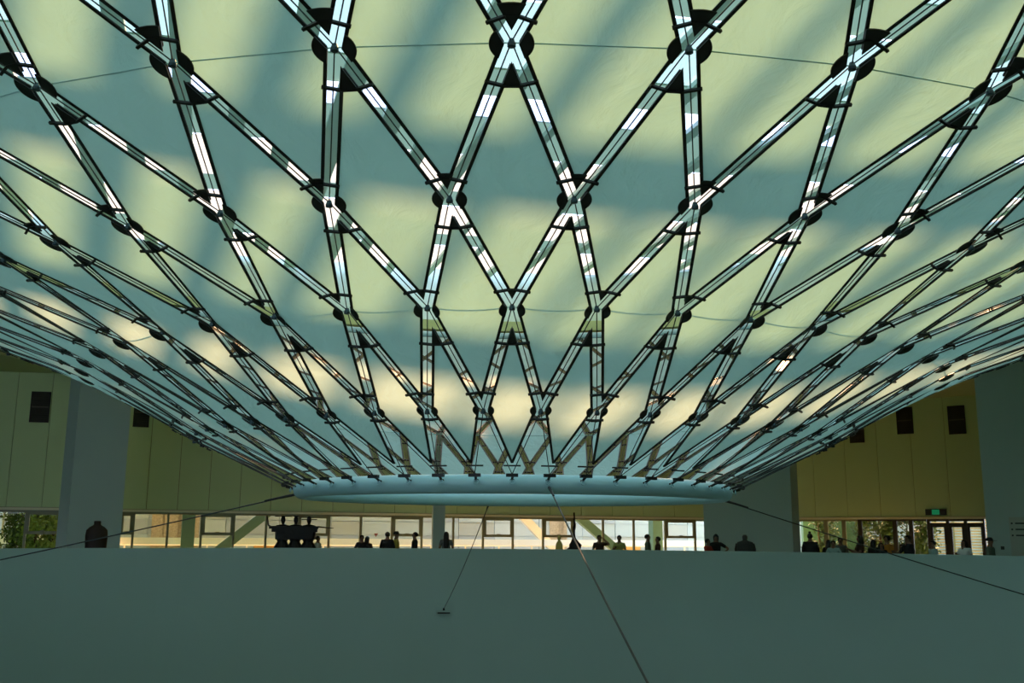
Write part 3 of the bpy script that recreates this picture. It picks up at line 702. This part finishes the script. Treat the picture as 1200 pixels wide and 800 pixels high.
def person(px, label, facing=0, h=1.68, la='down', ra='down', shirt='black', hair='short', off_=.55, bare=False, group=None, bulk=1.0):
    p = on_gallery(px, off_); s = h/1.70
    root = empty('person', p, face(p)+math.radians(facing)); tag(root, label, 'person')
    V = []; E_ = []; R_ = []
    def add(v, r_, pr=None):
        V.append(v); R_.append(r_)
        if pr is not None: E_.append((pr, len(V)-1))
        return len(V)-1
    k = 1.12*s
    def S(x_, y_, z_): return (x_*s, y_*s, z_*s)
    def rr_(a, b=None): return (a*k, (b if b else a)*k)
    pel = add(S(0, 0, .95), rr_(.145, .105)); wa = add(S(0, 0, 1.1), rr_(.12, .09), pel); ch = add(S(0, 0, 1.28), rr_(.145, .10), wa)
    uc = add(S(0, .01, 1.40), rr_(.10, .08), ch); nk = add(S(0, .01, 1.475), rr_(.05), uc); jb = add(S(0, -.01, 1.535), rr_(.058, .066), nk)
    hm_ = add(S(0, -.008, 1.61), rr_(.074, .088), jb); ht = add(S(0, .0, 1.67), rr_(.055, .066), hm_)
    nose = add(S(0, -.108, 1.585), rr_(.010), hm_)
    def hand(w_, dr_, sg):
        dr_ = Vector(dr_).normalized(); sd_ = dr_.cross(Vector((0, 0, 1))) if abs(dr_.z) < .9 else Vector((1, 0, 0)); sd_.normalize(); dn = sd_.cross(dr_)
        pc = Vector(V[w_])+dr_*.05*s; pm_ = add(tuple(pc), (.034*s, .018*s), w_); pe = add(tuple(pc+dr_*.04*s), (.034*s, .015*s), pm_)
        for f_ in range(4):
            b0 = pc+dr_*.05*s+sd_*((f_-1.5)*.021*s); ln = (.062, .075, .07, .052)[f_]*s
            a_ = add(tuple(b0+dr_*ln*.5-dn*.004), (.0085*s, .0085*s), pe); add(tuple(b0+dr_*ln*.95-dn*.018*s), (.007*s, .007*s), a_)
        t_ = add(tuple(pc+sd_*(-sg*.045*s)+dr_*.01*s), (.011*s, .011*s), pm_); add(tuple(pc+sd_*(-sg*.06*s)+dr_*.045*s), (.009*s, .009*s), t_)
    arms = []
    for sg, pose in ((-1, la), (1, ra)):
        e, w = ARMS[pose]; sh = add(S(sg*.165, .01, 1.385), rr_(.055), uc); el = add(S(sg*e[0], e[1], e[2]), rr_(.04), sh); wr = add(S(sg*w[0], w[1], w[2]), rr_(.027, .024), el)
        arms.append((S(sg*.165, .01, 1.385), S(sg*e[0], e[1], e[2]), S(sg*w[0], w[1], w[2])))
        hand(wr, Vector(V[wr])-Vector(V[el]), sg)
    legs = []
    for sg in (-1, 1):
        hp = add(S(sg*.085, 0, .86), rr_(.085), pel); kn = add(S(sg*.1, -.015, .49), rr_(.055), hp); an = add(S(sg*.1, .02, .09), rr_(.037), kn); add(S(sg*.11, -.12, .045), rr_(.036, .03), an)
    skin('body', V, E_, R_, 'skin', root)
    # shirt
    V2 = [S(0, 0, .93), S(0, 0, 1.1), S(0, 0, 1.28), S(0, .01, 1.40), S(0, .01, 1.445)]; R2 = [rr_(.16*bulk, .12*bulk), rr_(.138*bulk, .108*bulk), rr_(.162*bulk, .118*bulk), rr_(.115*bulk, .095*bulk), rr_(.065, .06)]; E2 = [(0, 1), (1, 2), (2, 3), (3, 4)]
    for sh, el, wr in arms:
        n_ = len(V2); V2 += [sh, tuple(Vector(sh).lerp(Vector(el), .75))]; R2 += [rr_(.066*bulk), rr_(.054*bulk)]; E2 += [(3, n_), (n_, n_+1)]
        if not bare: V2.append(tuple(Vector(el).lerp(Vector(wr), .3))); R2.append(rr_(.047)); E2.append((n_+1, n_+2))
    skin('shirt', V2, E2, R2, 'shirt_'+shirt, root)
    V3 = [S(0, 0, .97)]; R3 = [rr_(.155, .115)]; E3 = []
    for sg in (-1, 1):
        n_ = len(V3); V3 += [S(sg*.085, 0, .86), S(sg*.1, -.015, .49), S(sg*.1, .02, .12)]; R3 += [rr_(.095), rr_(.07), rr_(.058)]; E3 += [(0, n_), (n_, n_+1), (n_+1, n_+2)]
    skin('trousers', V3, E3, R3, 'trousers', root)
    for sg in (-1, 1):
        bm = bmesh.new(); loft(bm, [(0, .045, .13, sg*.11, -.05), (.04, .045, .125, sg*.11, -.05), (.085, .035, .06, sg*.105, .0)], 12); bmesh.ops.scale(bm, vec=(s, s, s), verts=bm.verts); obj('shoe', bm, 'shoe', root, smooth=True)
        bm = bmesh.new(); bmesh.ops.create_icosphere(bm, subdivisions=1, radius=.009*s, matrix=Matrix.Translation(S(sg*.03, -.088, 1.605))); obj('eye', bm, 'eye', root)
        bm = bmesh.new(); bmesh.ops.create_icosphere(bm, subdivisions=1, radius=.02*s, matrix=Matrix.Translation(S(sg*.08, .005, 1.59)) @ Matrix.Diagonal((.5, 1, 1.5, 1))); obj('ear', bm, 'skin', root)
    bm = bmesh.new(); box(bm, -.022*s, .022*s, -.091*s, -.085*s, 1.548*s, 1.556*s); obj('mouth', bm, 'shirt_brown', root)
    # hair
    bm = bmesh.new()
    if hair in ('short', 'bun', 'long', 'bob', 'curly', 'top'):
        R0 = .098 if hair != 'curly' else .12
        bmesh.ops.create_icosphere(bm, subdivisions=3, radius=1)
        rd = random.Random(int(px))
        for v in bm.verts:
            c0 = v.co.copy(); x_, y_, z_ = c0.x*R0*.92, c0.y*R0*1.1+.018, c0.z*R0+1.625
            if c0.y < -.35 and c0.z < .45: y_ = max(y_, -.02); z_ = max(z_, 1.60)
            if c0.z < -.3: z_ = max(z_, 1.555)
            if hair == 'curly': x_ += rd.gauss(0, .006); z_ += rd.gauss(0, .006); y_ += rd.gauss(0, .006)
            v.co = Vector((x_*s, y_*s, z_*s))
        if hair == 'long': loft(bm, [(1.12*s, .07*s, .03*s, 0, .12*s), (1.25*s, .10*s, .045*s, 0, .11*s), (1.45*s, .10*s, .05*s, 0, .09*s), (1.6*s, .095*s, .075*s, 0, .04*s), (1.68*s, .06*s, .06*s, 0, .02*s)], 14)
        if hair == 'bob': loft(bm, [(1.43*s, .12*s, .09*s, 0, .05*s), (1.5*s, .125*s, .10*s, 0, .04*s), (1.6*s, .115*s, .10*s, 0, .03*s), (1.7*s, .07*s, .07*s, 0, .02*s)], 14)
        if hair == 'bun': bmesh.ops.create_icosphere(bm, subdivisions=2, radius=.055*s, matrix=Matrix.Translation(S(0, .11, 1.68)))
        if hair == 'top': bmesh.ops.create_icosphere(bm, subdivisions=2, radius=.045*s, matrix=Matrix.Translation(S(0, .02, 1.745)))
        obj('hair', bm, 'hair', root, smooth=True)
    elif hair == 'cap':
        loft(bm, [(1.615*s, .096*s, .112*s, 0, .01*s), (1.68*s, .09*s, .105*s, 0, .01*s), (1.725*s, .05*s, .06*s, 0, .01*s)], 16); box(bm, -.07*s, .07*s, -.19*s, -.08*s, 1.62*s, 1.632*s); obj('cap', bm, 'hair', root, smooth=False)
    elif hair == 'scarf':
        loft(bm, [(1.40*s, .13*s, .11*s, 0, .02*s), (1.48*s, .085*s, .085*s, 0, .03*s), (1.56*s, .10*s, .09*s, 0, .04*s), (1.66*s, .10*s, .10*s, 0, .03*s), (1.72*s, .06*s, .07*s, 0, .03*s), (1.75*s, .02*s, .02*s, 0, .03*s)], 16); obj('head_scarf', bm, 'hair', root, smooth=True)
    return root
person(374, 'person in a white shirt standing just right of the statue group', 60, 1.52, shirt='white', off_=2.6)
person(425.5, 'person in dark clothes on the left of the close pair beside the statue group', 15, 1.56, shirt='black', la='rail', ra='rail')
person(432, 'long haired person in black on the right of the close pair', 150, 1.52, hair='long', shirt='brown', off_=.8)
person(455.5, 'person in a black top seen from behind left of the yellow shirt', 170, 1.68, shirt='black', bulk=1.2)
person(466, 'person in a yellow shirt facing right in front of the middle windows', 85, 1.70, shirt='yellow', hair='cap', off_=1.0)
person(487.5, 'person in black facing left between the yellow shirt and the middle column', -80, 1.68, shirt='black')
person(524.5, 'long haired person in a pale top standing in front of the middle column', 180, 1.70, shirt='grey', hair='long', bare=True)
person(704, 'person with one hand raised to the head in front of the diagonal brace', 0, 1.62, shirt='brown', ra='head', la='down', bare=True)
person(727.5, 'person in an olive yellow shirt with dark hair right of the raised arm', -10, 1.62, shirt='olive', la='phone', ra='down', bare=True)
person(761, 'person in dark brown facing right, left one of the pair talking', 80, 1.66, shirt='green')
person(772.5, 'person in dark brown facing left, right one of the pair talking', -80, 1.58, shirt='brown')
person(831.5, 'person in a red top leaning at the left edge of the right column', 60, 1.52, shirt='red', la='rail', ra='rail')
person(841, 'person in black head scarf with one elbow out before the right column', 0, 1.66, shirt='black', hair='scarf', ra='akimbo', off_=1.2, bare=True)
person(951.5, 'person in a black jacket with tied up hair just right of the right column', 175, 1.72, shirt='black', hair='top', bulk=1.25)
person(978.5, 'person in a pale teal shirt leaning both arms on the parapet', 0, 1.50, shirt='teal', la='wide', ra='wide', bare=True, off_=.5)
person(973, 'long haired person in black behind the left shoulder of the teal shirt', 160, 1.52, shirt='black', hair='long', off_=1.4)
person(987, 'person in dark grey behind the right shoulder of the teal shirt', 0, 1.60, shirt='grey', off_=1.3)
person(1009.5, 'person with bare arms holding something up, turned to the left', -70, 1.66, shirt='brown', hair='bob', la='phone', ra='phone', bare=True, off_=.7)
person(1026, 'long haired dark figure left of the tall curly hair', 150, 1.54, shirt='black', hair='long', off_=.6)
person(1034.5, 'shortest dark haired person among the group at the right', 20, 1.44, shirt='black', hair='bob', off_=1.0)
person(1041.5, 'person with a big curly hairdo and orange top in the right group', -40, 1.66, shirt='orange', hair='curly', bare=True, off_=1.5)
person(1058.5, 'person in a yellow top half hidden by the black shirt on the right', -30, 1.40, shirt='yellow', off_=1.5)
person(1066, 'person in a black shirt left of the glass doors facing left', -50, 1.68, shirt='black', la='rail', ra='down')
person(1095, 'person in a pale teal shirt in front of the first glass door', -60, 1.52, shirt='teal', bare=True)
person(1132, 'person with bobbed dark hair and white top in front of the last glass doors', -30, 1.56, shirt='white', hair='bob', la='phone', bare=True)
person(1162.5, 'person in an olive shirt and dark cap facing right before the far right pier', 70, 1.62, shirt='green', hair='cap')
